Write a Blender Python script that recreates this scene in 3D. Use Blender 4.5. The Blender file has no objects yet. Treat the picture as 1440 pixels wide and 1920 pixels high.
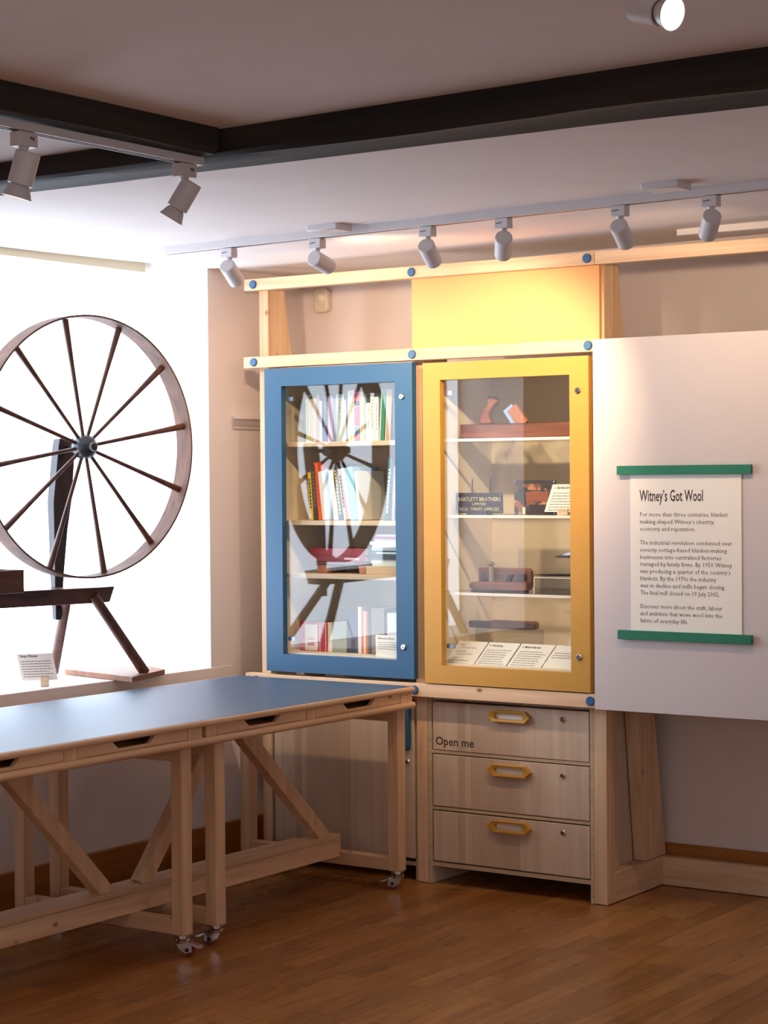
import bpy, bmesh, math, random
from mathutils import Vector, Matrix, Euler
random.seed(7)
sc = bpy.context.scene
COL = sc.collection
PI = math.pi

# ------------------------------------------------------------------ camera
f_px, yaw, pitch, roll = 3723.2, math.radians(34.4455), math.radians(-0.8999), math.radians(-0.4372)
F = Vector((-math.sin(yaw)*math.cos(pitch), math.cos(yaw)*math.cos(pitch), math.sin(pitch)))
R0 = Vector((math.cos(yaw), math.sin(yaw), 0)); U0 = R0.cross(F)
Rv = math.cos(roll)*R0 + math.sin(roll)*U0
Uv = -math.sin(roll)*R0 + math.cos(roll)*U0
cd = bpy.data.cameras.new('camera'); cam = bpy.data.objects.new('camera', cd); COL.objects.link(cam)
M = Matrix((Rv, Uv, -F)).transposed().to_4x4(); M.translation = Vector((4.0699, -6.1264, 1.5))
cam.matrix_world = M
cd.sensor_fit = 'HORIZONTAL'; cd.sensor_width = 36; cd.lens = f_px/1440*36; cd.clip_start = .05
sc.camera = cam

# ------------------------------------------------------------------ light and exposure
WINDOW_GLOW = 7.0        # blind with daylight behind it
ADDED_WINDOW_GLOW = 2.45   # windows added out of view as fill light for the room
SPOT_W = 36
SPOT_COL = (1.0, .71, .45)
sc.view_settings.view_transform = 'Standard'; sc.view_settings.look = 'None'
sc.view_settings.gamma = 1; sc.view_settings.use_curve_mapping = False
sc.view_settings.exposure = 0.0
w = bpy.data.worlds.new('world'); sc.world = w; w.use_nodes = True
w.node_tree.nodes['Background'].inputs[0].default_value = (.6, .75, 1, 1)
w.node_tree.nodes['Background'].inputs[1].default_value = .3

# ------------------------------------------------------------------ materials
def lin(c):
    return tuple((v/255/12.92 if v/255 <= .04045 else ((v/255+.055)/1.055)**2.4) for v in c) + (1,)
def mat(name, rgb, rough=.5, metal=0, spec=.5, bump=0, bscale=40, emit=None, es=0, var=0, vscale=6):
    m = bpy.data.materials.new(name); m.use_nodes = True; nt = m.node_tree; b = nt.nodes['Principled BSDF']
    b.inputs['Base Color'].default_value = lin(rgb); b.inputs['Roughness'].default_value = rough
    b.inputs['Metallic'].default_value = metal; b.inputs['Specular IOR Level'].default_value = spec
    if emit: b.inputs['Emission Color'].default_value = lin(emit); b.inputs['Emission Strength'].default_value = es
    if bump or var:
        tc = nt.nodes.new('ShaderNodeTexCoord')
        if bump:
            n = nt.nodes.new('ShaderNodeTexNoise'); n.inputs['Scale'].default_value = bscale; n.inputs['Detail'].default_value = 5
            nt.links.new(tc.outputs['Object'], n.inputs['Vector'])
            bp = nt.nodes.new('ShaderNodeBump'); bp.inputs['Strength'].default_value = bump; bp.inputs['Distance'].default_value = .01
            nt.links.new(n.outputs['Fac'], bp.inputs['Height']); nt.links.new(bp.outputs['Normal'], b.inputs['Normal'])
        if var:
            n2 = nt.nodes.new('ShaderNodeTexNoise'); n2.inputs['Scale'].default_value = vscale; n2.inputs['Detail'].default_value = 4
            nt.links.new(tc.outputs['Object'], n2.inputs['Vector'])
            mx = nt.nodes.new('ShaderNodeMix'); mx.data_type = 'RGBA'
            mx.inputs['A'].default_value = lin([max(0, v*(1-var)) for v in rgb]); mx.inputs['B'].default_value = lin([min(255, v*(1+var)) for v in rgb])
            nt.links.new(n2.outputs['Fac'], mx.inputs['Factor']); nt.links.new(mx.outputs['Result'], b.inputs['Base Color'])
    return m
def wood(name, axis, c1, c2, rough=.55, knots=True, gscale=28, stretch=.06, knotc=(110, 62, 34), bands=0, c3=None, bump=.08):
    m = bpy.data.materials.new(name); m.use_nodes = True; nt = m.node_tree; b = nt.nodes['Principled BSDF']; L = nt.links.new
    tc = nt.nodes.new('ShaderNodeTexCoord'); oi = nt.nodes.new('ShaderNodeObjectInfo')
    ad = nt.nodes.new('ShaderNodeVectorMath'); ad.operation = 'ADD'
    ml = nt.nodes.new('ShaderNodeMath'); ml.operation = 'MULTIPLY'; ml.inputs[1].default_value = 13.7
    L(oi.outputs['Random'], ml.inputs[0]); L(tc.outputs['Object'], ad.inputs[0]); L(ml.outputs[0], ad.inputs[1])
    mp = nt.nodes.new('ShaderNodeMapping'); s = [1, 1, 1]; s['xyz'.index(axis)] = stretch
    mp.inputs['Scale'].default_value = s; L(ad.outputs[0], mp.inputs['Vector'])
    n = nt.nodes.new('ShaderNodeTexNoise'); n.inputs['Scale'].default_value = gscale; n.inputs['Detail'].default_value = 6; n.inputs['Distortion'].default_value = .6
    L(mp.outputs[0], n.inputs['Vector'])
    cr = nt.nodes.new('ShaderNodeValToRGB'); cr.color_ramp.elements[0].position = .32; cr.color_ramp.elements[1].position = .68
    cr.color_ramp.elements[0].color = lin(c1); cr.color_ramp.elements[1].color = lin(c2)
    L(n.outputs['Fac'], cr.inputs[0]); out = cr.outputs[0]
    if bands:
        n3 = nt.nodes.new('ShaderNodeTexVoronoi'); n3.inputs['Scale'].default_value = bands
        mp3 = nt.nodes.new('ShaderNodeMapping'); s3 = [1, 0, 1]; s3['xyz'.index(axis)] = 0; mp3.inputs['Scale'].default_value = s3
        L(tc.outputs['Object'], mp3.inputs['Vector']); L(mp3.outputs[0], n3.inputs['Vector'])
        mx = nt.nodes.new('ShaderNodeMix'); mx.data_type = 'RGBA'; L(out, mx.inputs['A']); mx.inputs['B'].default_value = lin(c3)
        cr3 = nt.nodes.new('ShaderNodeValToRGB'); cr3.color_ramp.elements[0].position = .45; cr3.color_ramp.elements[1].position = .75
        sx = nt.nodes.new('ShaderNodeSeparateColor'); L(n3.outputs['Color'], sx.inputs[0]); L(sx.outputs[0], cr3.inputs[0])
        mm = nt.nodes.new('ShaderNodeMath'); mm.operation = 'MULTIPLY'; mm.inputs[1].default_value = .6; L(cr3.outputs[0], mm.inputs[0])
        L(mm.outputs[0], mx.inputs['Factor']); out = mx.outputs['Result']
    if knots:
        v = nt.nodes.new('ShaderNodeTexVoronoi'); v.inputs['Scale'].default_value = 7.5
        s2 = [1, 1, 1]; s2['xyz'.index(axis)] = .62
        mp2 = nt.nodes.new('ShaderNodeMapping'); mp2.inputs['Scale'].default_value = s2; L(ad.outputs[0], mp2.inputs['Vector']); L(mp2.outputs[0], v.inputs['Vector'])
        cr2 = nt.nodes.new('ShaderNodeValToRGB'); cr2.color_ramp.elements[0].position = .035; cr2.color_ramp.elements[1].position = .085
        cr2.color_ramp.elements[0].color = (1, 1, 1, 1); cr2.color_ramp.elements[1].color = (0, 0, 0, 1)
        L(v.outputs['Distance'], cr2.inputs[0])
        mx = nt.nodes.new('ShaderNodeMix'); mx.data_type = 'RGBA'; L(cr2.outputs[0], mx.inputs['Factor']); L(out, mx.inputs['A']); mx.inputs['B'].default_value = lin(knotc)
        out = mx.outputs['Result']
    L(out, b.inputs['Base Color']); b.inputs['Roughness'].default_value = rough
    bp = nt.nodes.new('ShaderNodeBump'); bp.inputs['Strength'].default_value = bump; bp.inputs['Distance'].default_value = .003
    L(n.outputs['Fac'], bp.inputs['Height']); L(bp.outputs['Normal'], b.inputs['Normal'])
    return m
def glass(name, tint=(255, 255, 255), ior=1.5, rough=0):
    m = bpy.data.materials.new(name); m.use_nodes = True; nt = m.node_tree; nt.nodes.clear(); L = nt.links.new
    o = nt.nodes.new('ShaderNodeOutputMaterial'); mx = nt.nodes.new('ShaderNodeMixShader'); lw = nt.nodes.new('ShaderNodeLayerWeight'); lw.inputs['Blend'].default_value = .5
    pw = nt.nodes.new('ShaderNodeMath'); pw.operation = 'POWER'; pw.inputs[1].default_value = 5; L(lw.outputs['Facing'], pw.inputs[0])
    fr = nt.nodes.new('ShaderNodeMapRange'); fr.inputs['To Min'].default_value = ((ior-1)/(ior+1))**2; fr.inputs['To Max'].default_value = .9; L(pw.outputs[0], fr.inputs[0])
    t = nt.nodes.new('ShaderNodeBsdfTransparent'); t.inputs[0].default_value = lin(tint); g = nt.nodes.new('ShaderNodeBsdfGlossy'); g.inputs['Roughness'].default_value = rough
    L(fr.outputs[0], mx.inputs[0]); L(t.outputs[0], mx.inputs[1]); L(g.outputs[0], mx.inputs[2]); L(mx.outputs[0], o.inputs[0])
    return m
def floor_mat():
    m = bpy.data.materials.new('oak_floor'); m.use_nodes = True; nt = m.node_tree; b = nt.nodes['Principled BSDF']; L = nt.links.new
    tc = nt.nodes.new('ShaderNodeTexCoord'); mp = nt.nodes.new('ShaderNodeMapping'); mp.inputs['Rotation'].default_value = (0, 0, PI/2)
    L(tc.outputs['Object'], mp.inputs['Vector'])
    br = nt.nodes.new('ShaderNodeTexBrick'); br.inputs['Scale'].default_value = 1; br.inputs['Brick Width'].default_value = .62
    br.inputs['Row Height'].default_value = .078; br.inputs['Mortar Size'].default_value = .0011; br.inputs['Mortar Smooth'].default_value = .3
    br.offset = .37; br.offset_frequency = 3; br.inputs['Bias'].default_value = 0
    br.inputs['Color1'].default_value = lin((176, 118, 58)); br.inputs['Color2'].default_value = lin((146, 92, 42)); br.inputs['Mortar'].default_value = lin((84, 48, 22))
    L(mp.outputs[0], br.inputs['Vector'])
    mp2 = nt.nodes.new('ShaderNodeMapping'); mp2.inputs['Scale'].default_value = (1, .1, 1); L(tc.outputs['Object'], mp2.inputs['Vector'])
    n = nt.nodes.new('ShaderNodeTexNoise'); n.inputs['Scale'].default_value = 40; n.inputs['Detail'].default_value = 5; L(mp2.outputs[0], n.inputs['Vector'])
    cr = nt.nodes.new('ShaderNodeValToRGB'); cr.color_ramp.elements[0].position = .3; cr.color_ramp.elements[1].position = .7
    cr.color_ramp.elements[0].color = (.72, .72, .72, 1); cr.color_ramp.elements[1].color = (1.08, 1.08, 1.08, 1); L(n.outputs['Fac'], cr.inputs[0])
    mx = nt.nodes.new('ShaderNodeMix'); mx.data_type = 'RGBA'; mx.blend_type = 'MULTIPLY'; mx.inputs['Factor'].default_value = 1
    L(br.outputs['Color'], mx.inputs['A']); L(cr.outputs[0], mx.inputs['B']); L(mx.outputs['Result'], b.inputs['Base Color'])
    n2 = nt.nodes.new('ShaderNodeTexNoise'); n2.inputs['Scale'].default_value = 3; L(tc.outputs['Object'], n2.inputs['Vector'])
    mr = nt.nodes.new('ShaderNodeMapRange'); mr.inputs['To Min'].default_value = .2; mr.inputs['To Max'].default_value = .36; L(n2.outputs['Fac'], mr.inputs[0]); L(mr.outputs[0], b.inputs['Roughness'])
    b.inputs['Specular IOR Level'].default_value = .4
    bp = nt.nodes.new('ShaderNodeBump'); bp.inputs['Strength'].default_value = .12; bp.inputs['Distance'].default_value = .002
    L(br.outputs['Fac'], bp.inputs['Height']); bp.invert = True; L(bp.outputs['Normal'], b.inputs['Normal'])
    return m
def photo_mat(name):
    m = bpy.data.materials.new(name); m.use_nodes = True; nt = m.node_tree; b = nt.nodes['Principled BSDF']; L = nt.links.new
    tc = nt.nodes.new('ShaderNodeTexCoord'); v = nt.nodes.new('ShaderNodeTexVoronoi'); v.inputs['Scale'].default_value = 38; v.distance = 'MANHATTAN'
    L(tc.outputs['Object'], v.inputs['Vector']); cr = nt.nodes.new('ShaderNodeValToRGB'); e = cr.color_ramp.elements
    e[0].position = .2; e[0].color = lin((52, 42, 38)); e[1].position = .95; e[1].color = lin((196, 140, 92))
    k = e.new(.45); k.color = lin((100, 70, 52)); k = e.new(.7); k.color = lin((150, 82, 46))
    s = nt.nodes.new('ShaderNodeSeparateColor'); L(v.outputs['Color'], s.inputs[0]); L(s.outputs[0], cr.inputs[0]); L(cr.outputs[0], b.inputs['Base Color'])
    b.inputs['Roughness'].default_value = .25
    return m

P1, P2 = (206, 166, 128), (230, 198, 162)
M = {
 'wall': mat('painted_plaster_wall', (226, 214, 210), .9, bump=.12, bscale=30, var=.015),
 'ceil': mat('painted_plaster_ceiling', (236, 228, 225), .85, bump=.5, bscale=4, var=.02),
 'floor': floor_mat(),
 'px': wood('pine_along_x', 'x', P1, P2), 'py': wood('pine_along_y', 'y', P1, P2), 'pz': wood('pine_along_z', 'z', P1, P2),
 'tx': wood('table_pine_x', 'x', (206, 164, 128), (226, 190, 154)), 'ty': wood('table_pine_y', 'y', (206, 164, 128), (226, 190, 154)), 'tz': wood('table_pine_z', 'z', (206, 164, 128), (226, 190, 154)),
 'ply': wood('washed_ply', 'z', (196, 172, 148), (214, 192, 168), .5, False, 30, .05, bands=5, c3=(176, 148, 124)),
 'plye': wood('ply_edge', 'x', (176, 152, 122), (206, 184, 152), .6, False, 90, .02),
 'shelf': wood('birch_ply', 'x', (214, 186, 154), (234, 208, 176), .5, False, 60, .05),
 'skirt': wood('stained_skirting', 'y', (140, 88, 38), (168, 108, 52), .4, False),
 'skirtx': wood('stained_skirting_x', 'x', (140, 88, 38), (168, 108, 52), .4, False),
 'beam': wood('dark_old_oak', 'x', (12, 8, 6), (46, 36, 30), .75, False, 22, .06, bump=.8),
 'beamy': wood('dark_old_oak_y', 'y', (12, 8, 6), (46, 36, 30), .75, False, 22, .06, bump=.8),
 'blue': mat('blue_paint', (36, 86, 124), .45, bump=.05, bscale=200), 'yellow': mat('mustard_paint', (190, 140, 50), .45, bump=.05, bscale=200),
 'ybr': mat('yellow_board', (220, 158, 98), .6), 'cap': mat('blue_cap', (38, 92, 140), .4),
 'top': mat('blue_linoleum', (62, 84, 106), .45, spec=.45, bump=.03, bscale=300),
 'white': mat('white_board', (206, 196, 194), .55, bump=.03, bscale=300), 'case': mat('case_white', (248, 234, 212), .5),
 'track': mat('track_white', (214, 210, 212), .4), 'plastic': mat('cream_plastic', (222, 208, 192), .35), 'dark': mat('dark_slot', (14, 12, 12), .8),
 'glass': glass('door_glass', (250, 252, 251), 1.6), 'acr': glass('acrylic', (250, 250, 250), 1.35, .05), 'lens': mat('sensor_lens', (230, 220, 205), .15),
 'acredge': mat('acrylic_edge', (246, 236, 226), .25), 'chrome': mat('chrome', (200, 200, 205), .18, 1), 'steel': mat('brushed_steel', (150, 165, 190), .3, .9),
 'red': mat('red_tyre', (140, 30, 20), .4), 'black': mat('black_rubber', (22, 20, 20), .5), 'green': mat('green_paint', (26, 116, 88), .5), 'ink': mat('ink', (52, 44, 46), .8), 'inkl': mat('ink_light', (92, 86, 88), .8),
 'paper': mat('paper', (240, 234, 224), .7), 'gold': mat('cream_lettering', (238, 222, 170), .6), 'plate': mat('black_sign', (34, 34, 40), .35), 'photo': photo_mat('workshop_photograph'),
 'old': wood('old_dark_wood', 'y', (58, 30, 22), (96, 56, 40), .38, False, 30, .08), 'oldz': wood('old_dark_wood_z', 'z', (60, 32, 24), (100, 58, 42), .38, False, 30, .08),
 'oldx': wood('old_plane_wood', 'x', (64, 34, 22), (146, 82, 44), .35, False, 30, .08), 'orange': wood('iron_wedge_wood', 'z', (160, 96, 56), (186, 120, 74), .4, False),
 'ebony': mat('dark_upright', (30, 26, 34), .3, var=.3), 'hub': mat('hub_dark', (42, 42, 46), .3, var=.3, vscale=20), 'rim': wood('rim_wood', 'z', (74, 46, 32), (108, 72, 52), .7, False, 20, .3),
 'plinth': wood('plinth_wood', 'y', (120, 80, 56), (150, 104, 76), .6, False), 'brass': mat('brass', (176, 160, 120), .35, .8), 'blindtop': mat('blind_cassette', (196, 186, 158), .6), 'hook': mat('leather', (150, 96, 50), .6),
}
def emis(name, rgb, s):
    m = bpy.data.materials.new(name); m.use_nodes = True; nt = m.node_tree; nt.nodes.clear()
    o = nt.nodes.new('ShaderNodeOutputMaterial'); e = nt.nodes.new('ShaderNodeEmission'); e.inputs[0].default_value = lin(rgb); e.inputs[1].default_value = s
    nt.links.new(e.outputs[0], o.inputs[0]); return m
M['day'] = emis('daylit_blind', (226, 238, 255), WINDOW_GLOW); M['dayfill'] = emis('added_window_fill', (244, 236, 236), ADDED_WINDOW_GLOW)
M['lamp'] = emis('lamp_face', (255, 244, 228), 12)

# ------------------------------------------------------------------ mesh helpers
class MB:
    def __init__(s): s.v = []; s.f = []; s.sm = []
    def add(s, vs, fs, smooth=False):
        o = len(s.v); s.v += [Vector(v) for v in vs]; s.f += [tuple(i+o for i in f) for f in fs]; s.sm += [smooth]*len(fs); return s
    def box(s, x0, x1, y0, y1, z0, z1):
        return s.add([(x0,y0,z0),(x1,y0,z0),(x1,y1,z0),(x0,y1,z0),(x0,y0,z1),(x1,y0,z1),(x1,y1,z1),(x0,y1,z1)],
              [(0,3,2,1),(4,5,6,7),(0,1,5,4),(1,2,6,5),(2,3,7,6),(3,0,4,7)])
    def bar(s, a, b, w, h, up=(0,0,1)):                         # rectangular bar from a to b, w across, h along up
        a = Vector(a); b = Vector(b); d = (b-a).normalized(); u = Vector(up); r = d.cross(u).normalized(); u = r.cross(d)
        vs = [p + r*sx*w/2 + u*sy*h/2 for p in (a, b) for sx, sy in ((-1,-1),(1,-1),(1,1),(-1,1))]
        return s.add(vs, [(3,2,1,0),(4,5,6,7),(0,1,5,4),(1,2,6,5),(2,3,7,6),(3,0,4,7)])
    def tube(s, a, b, r0, r1=None, n=20, caps=True):
        a = Vector(a); b = Vector(b); r1 = r0 if r1 is None else r1; d = (b-a).normalized()
        q = Vector((0,0,1)) if abs(d.z) < .9 else Vector((1,0,0)); e1 = d.cross(q).normalized(); e2 = d.cross(e1)
        vs = []
        for p, r in ((a, r0), (b, r1)):
            for k in range(n): t = 2*PI*k/n; vs.append(p + (e1*math.cos(t)+e2*math.sin(t))*r)
        fs = [(k, (k+1) % n, n+(k+1) % n, n+k) for k in range(n)]
        s.add(vs, [tuple(reversed(f)) for f in fs], True)
        if caps: s.add(vs[:n], [tuple(range(n))]); s.add(vs[n:], [tuple(reversed(range(n)))])
        return s
    def lathe(s, prof, o=(0,0,0), axis=(0,0,1), n=28):          # prof list of (r, t) along axis
        o = Vector(o); d = Vector(axis).normalized(); q = Vector((0,0,1)) if abs(d.z) < .9 else Vector((1,0,0)); e1 = d.cross(q).normalized(); e2 = d.cross(e1)
        vs = [o + d*t + (e1*math.cos(2*PI*k/n)+e2*math.sin(2*PI*k/n))*r for r, t in prof for k in range(n)]
        fs = []
        for j in range(len(prof)-1):
            for k in range(n): a = j*n+k; b = j*n+(k+1) % n; fs.append((a, a+n, b+n, b))
        s.add(vs, fs, True); return s
    def prism(s, pts, axis, a, b):                              # polygon in the other two axes, extruded
        i = 'xyz'.index(axis); n = len(pts); vs = []
        for t in (a, b):
            for p in pts: q = list(p); q.insert(i, t); vs.append(q)
        return s.add(vs, [tuple(range(n)), tuple(reversed(range(n, 2*n)))] + [(k, n+k, n+(k+1) % n, (k+1) % n) for k in range(n)])
    def build(s, name, m, parent=None, bevel=0, xf=None, shade=True):
        base = Vector((0,0,0))
        if parent is not None and xf is None: base = Vector(parent['_o'])
        me = bpy.data.meshes.new(name)
        vs = [tuple((xf @ v) if xf is not None else (v-base)) for v in s.v]
        me.from_pydata(vs, [], s.f)
        for p, q in zip(me.polygons, s.sm): p.use_smooth = q
        me.validate()
        me.materials.append(M[m] if isinstance(m, str) else m)
        bm = bmesh.new(); bm.from_mesh(me); bmesh.ops.recalc_face_normals(bm, faces=bm.faces); bm.to_mesh(me); bm.free(); me.set_sharp_from_angle(angle=math.radians(38))
        o = bpy.data.objects.new(name, me); COL.objects.link(o)
        if parent is not None: o.parent = parent; o['_o'] = tuple(parent['_o'])
        else: o['_o'] = (0, 0, 0)
        if bevel:
            md = o.modifiers.new('bevel', 'BEVEL'); md.width = bevel; md.segments = 2; md.limit_method = 'ANGLE'; md.angle_limit = math.radians(40)
        return o
def tag(o, label=None, cat=None, group=None, kind=None):
    if label: o['label'] = label
    if cat: o['category'] = cat
    if group: o['group'] = group
    if kind: o['kind'] = kind
    return o
def thing(name, label, cat, loc=(0,0,0), group=None):
    o = bpy.data.objects.new(name, None); COL.objects.link(o); o.location = loc; o['_o'] = tuple(loc); o.empty_display_size = .1
    return tag(o, label, cat, group)
def solo(o, loc):                                               # move the origin of a one-mesh thing to its base
    l = Vector(loc); o.data.transform(Matrix.Translation(-l)); o.location = l; o['_o'] = tuple(l); return o
def struct(name, mb, m, parent=None, **k):
    o = mb.build(name, m, parent, **k)
    if parent is None: o['kind'] = 'structure'
    return o
def text_mesh(body, size, m, parent, name, fn, sx=1, spacing=1.0, line=1.0, bold=0, align='LEFT'):
    cu = bpy.data.curves.new('t', 'FONT'); cu.body = body; cu.size = size; cu.space_character = spacing; cu.space_line = line; cu.resolution_u = 2; cu.align_x = align
    cu.offset = bold
    t = bpy.data.objects.new('t', cu); COL.objects.link(t)
    dg = bpy.context.evaluated_depsgraph_get(); me = bpy.data.meshes.new_from_object(t.evaluated_get(dg))
    bpy.data.objects.remove(t)
    base = Vector(parent['_o'])
    for v in me.vertices: v.co = fn(v.co.x*sx, v.co.y) - base
    me.materials.clear(); me.materials.append(M[m]); me.name = name
    o = bpy.data.objects.new(name, me); COL.objects.link(o); o.parent = parent; o['_o'] = tuple(parent['_o']); return o
def scribble(mb, n, w, h, step, fn, ragged=.25, seg=5):         # rows of unreadably small print
    for i in range(n):
        x = 0; end = w*(1-random.random()*ragged)
        while x < end:
            l = min(end-x, w*random.uniform(.06, .16)); z = -i*step
            mb.add([fn(x, z), fn(x+l, z), fn(x+l, z+h), fn(x, z+h)], [(0,1,2,3)]); x += l + w*.018

# ------------------------------------------------------------------ room shell
WX = -.9; WY = .54; JY = -.09; RX = -1.27; SILL = .77
def zc(x, y): return 2.332 + .0125*max(-1.3, min(x, 2.5)) + .03*max(0, min(1, (y+.8)/1.34)) + .17*max(0, -.9-x)
mb = MB(); xs = [-1.42, -1.2, -1.0, -.9]+[-.9+.36*i for i in range(1, 22)]; ys = [-9+.3*i for i in range(33)]; ys[-1] = .6
vs = [(x, y, zc(x, y)) for y in ys for x in xs]; nx = len(xs)
mb.add(vs, [(j*nx+i, j*nx+i+1, (j+1)*nx+i+1, (j+1)*nx+i) for j in range(len(ys)-1) for i in range(nx-1)], True)
mb.add([(x, y, z+.1) for x, y, z in vs], [(j*nx+i, j*nx+i+1, (j+1)*nx+i+1, (j+1)*nx+i) for j in range(len(ys)-1) for i in range(nx-1)])
struct('ceiling', mb, 'ceil')
struct('floor', MB().box(-1.4, 6.6, -9, .7, -.1, 0), 'floor')
struct('wall_back', MB().box(-1.4, 6.6, WY, .7, 0, 2.6), 'wall')
struct('wall_right', MB().box(6.5, 6.6, -9, .7, 0, 2.6), 'wall')
struct('wall_front', MB().box(-1.4, 6.6, -9, -8.9, 0, 2.6), 'wall')
mb = MB().box(-1.42, WX, -9, WY, 0, SILL).box(-1.42, WX, JY, WY, SILL, 2.6).box(-1.42, WX, -9, -2.3, SILL, 2.6).box(-1.42, RX-.03, -2.3, JY, SILL, 2.6)
struct('wall_left', mb, 'wall')
win = struct('window_1', MB().box(RX-.028, RX, -2.28, JY-.002, SILL+.01, 2.385), 'track')
struct('window_blind', MB().box(RX+.002, RX+.006, -2.27, -.094, SILL+.004, 2.375), 'day', win)
struct('blind_cassette', MB().box(RX+.002, RX+.07, -2.26, -.112, 2.338, 2.378), 'blindtop', win, bevel=.004)
for i, (x0, x1) in enumerate(((.2, 2.0), (3.2, 5.0))):  # unseen front-wall windows, added to brighten the room
    wv = struct('window_%d' % (i+2), MB().box(x0-.06, x1+.06, -8.9, -8.87, .84, 2.16), 'track')
    struct('window_pane', MB().box(x0, x1, -8.872, -8.862, .9, 2.1), 'dayfill', wv)
for i, (y0, y1) in enumerate(((-7, -5.2), (-4, -2.2))):  # unseen right-wall windows, added to light the right-facing sides
    wv = struct('window_%d' % (i+4), MB().box(6.47, 6.5, y0-.06, y1+.06, .84, 2.16), 'track')
    struct('window_pane', MB().box(6.462, 6.472, y0, y1, .9, 2.1), 'dayfill', wv)
struct('baseboard_left', MB().box(WX, WX+.02, -8.9, WY, 0, .155), 'skirt', bevel=.004)
struct('baseboard_back', MB().box(WX+.02, 6.5, WY-.018, WY, 0, .15), 'skirtx', bevel=.004)
# dado cornice with a mitred end
prof = [(0, .0), (.006, .0), (.010, .012), (.014, .014), (.022, .030), (.026, .034), (.034, .040), (.034, .05), (0, .05)]
mb = MB(); n = len(prof); z0 = 1.711
vs = [(WX+a, .058-a*1.0, z0+b) for a, b in prof] + [(WX+a, WY, z0+b) for a, b in prof]
mb.add(vs, [(k, n+k, n+(k+1) % n, (k+1) % n) for k in range(n)] + [tuple(range(n)), tuple(reversed(range(n, 2*n)))])
struct('trim_1', mb, 'wall')
# sill nosing of the window recess
struct('trim_2', MB().box(WX-.01, WX+.004, -2.3, .04, SILL-.055, SILL+.001), 'wall', bevel=.003)

# old beams, hewn unevenly
def beam(name, label, axis, a0, a1, b0, b1, zb, m, grow=0):
    n = 70; rng = random.Random(3 if axis == 'x' else 5); pr = []; wob = [rng.uniform(-1, 1) for _ in range(400)]
    def nz(k, t):
        s = 0
        for o, am in ((6, .010), (17, .005), (41, .0025)):
            q = t*o+k*37.3; i = int(q); fr = q-i; s += am*(wob[i % 400]*(1-fr)+wob[(i+1) % 400]*fr)
        return s
    mb = MB(); vs = []
    for i in range(n+1):
        t = i/n; a = a0+(a1-a0)*t; g = grow*t
        sec = [(b0+nz(1, t), 2.42), (b0+nz(2, t), zb+.012+nz(3, t)*.6), (b0+.012+nz(2, t), zb+nz(4, t)*.6), ((b0+b1)/2, zb+nz(5, t)*.5), (b1-.012+g+nz(6, t)*.5, zb+nz(7, t)*.5), (b1+g+nz(6, t)*.5, zb+.012), (b1+g+nz(6, t)*.5, 2.42)]
        for b, z in sec: vs.append((a, b, z) if axis == 'x' else (b, a, z))
    m_ = 7
    mb.add(vs, [(i*m_+k, (i+1)*m_+k, (i+1)*m_+k+1, i*m_+k+1) for i in range(n) for k in range(m_-1)] + [tuple(range(m_)), tuple(reversed(range(n*m_, n*m_+m_)))])
    o = mb.build(name, m); tag(o, label, 'beam'); return o
beam('ceiling_beam', 'long dark rough-hewn oak ceiling beam crossing the whole picture', 'x', -.88, 6.4, -2.41, -2.235, 2.283, 'beam', grow=.03)
beam('ceiling_beam', 'shorter dark oak ceiling beam behind the left light track, butting the long beam', 'y', -8.8, -2.425, .93, 1.06, 2.285, 'beamy')

# low ceiling box and moulding above the right-hand rail
mb = MB().box(.95, 3.4, -.02, .05, 2.29, 2.46)
tb = thing('ceiling_hatch', 'pale recessed ceiling box above the pine rail at the right edge', 'hatch', (1.45, .2, 2.33))
MB().box(1.0, 3.2, .16, .2, 2.345, 2.37).build('moulding', 'ceil', tb, bevel=.003)
MB().box(1.42, 2.4, .3, .5, 2.335, 2.37).build('box', 'case', tb, bevel=.003)
MB().box(1.44, 2.38, .27, .3, 2.352, 2.37).build('slot', 'dark', tb)

# ------------------------------------------------------------------ pine display frame
fr = thing('timber_frame', 'tall pine stud frame with blue bolt caps carrying the cupboards', 'frame', (0, .1, 0))
def rail(name, x0, x1, z0, z1): return MB().box(x0, x1, 0, .045, z0, z1).build(name, 'px', fr, bevel=.002)
rail('rail', -.79, .762, 2.248, 2.293); rail('rail', .764, 2.35, 2.248, 2.293)
rail('rail', -.796, .757, 1.945, 1.989); rail('rail', -.80, .755, .699, .749)
for x0, x1 in ((-.752, -.707), (-.024, .024), (.724, .776), (2.2, 2.25)):
    MB().box(x0, x1, .046, .105, .002, 2.292).build('post', 'pz', fr, bevel=.002)
    yb = lambda z: .525-.1640*z
    MB().prism([(yb(.11)-.165, .11), (yb(.11), .11), (yb(2.29), 2.29), (.107, 2.29), (.107, 2.0)][0:5], 'x', x0+.003, x1-.001).build('rear_leg', 'pz', fr, bevel=.002)
    MB().box(x0+.001, x1, .1055, .476, .002, .108).build('foot_rail', 'py', fr, bevel=.002)
MB().box(2.2, 2.21, .107, .36, .11, 1.9).build('light_block', 'ply', fr)  # unseen panel added to block light passing through the end frame
MB().box(-.75, 2.25, .4765, .518, .002, .106).build('floor_rail', 'px', fr, bevel=.002)
for x, z in ((-.744, 2.2705), (0, 2.2705), (.735, 2.2705), (-.744, 1.967), (0, 1.967), (.737, 1.967), (0.0, .724), (.738, .724), (-.744, .724)):
    MB().lathe([(0, -.008), (.0145, -.008), (.0165, -.005), (.0165, 0)], (x, 0, z), (0, 1, 0), 24).build('bolt_cap', 'cap', fr)

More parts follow.
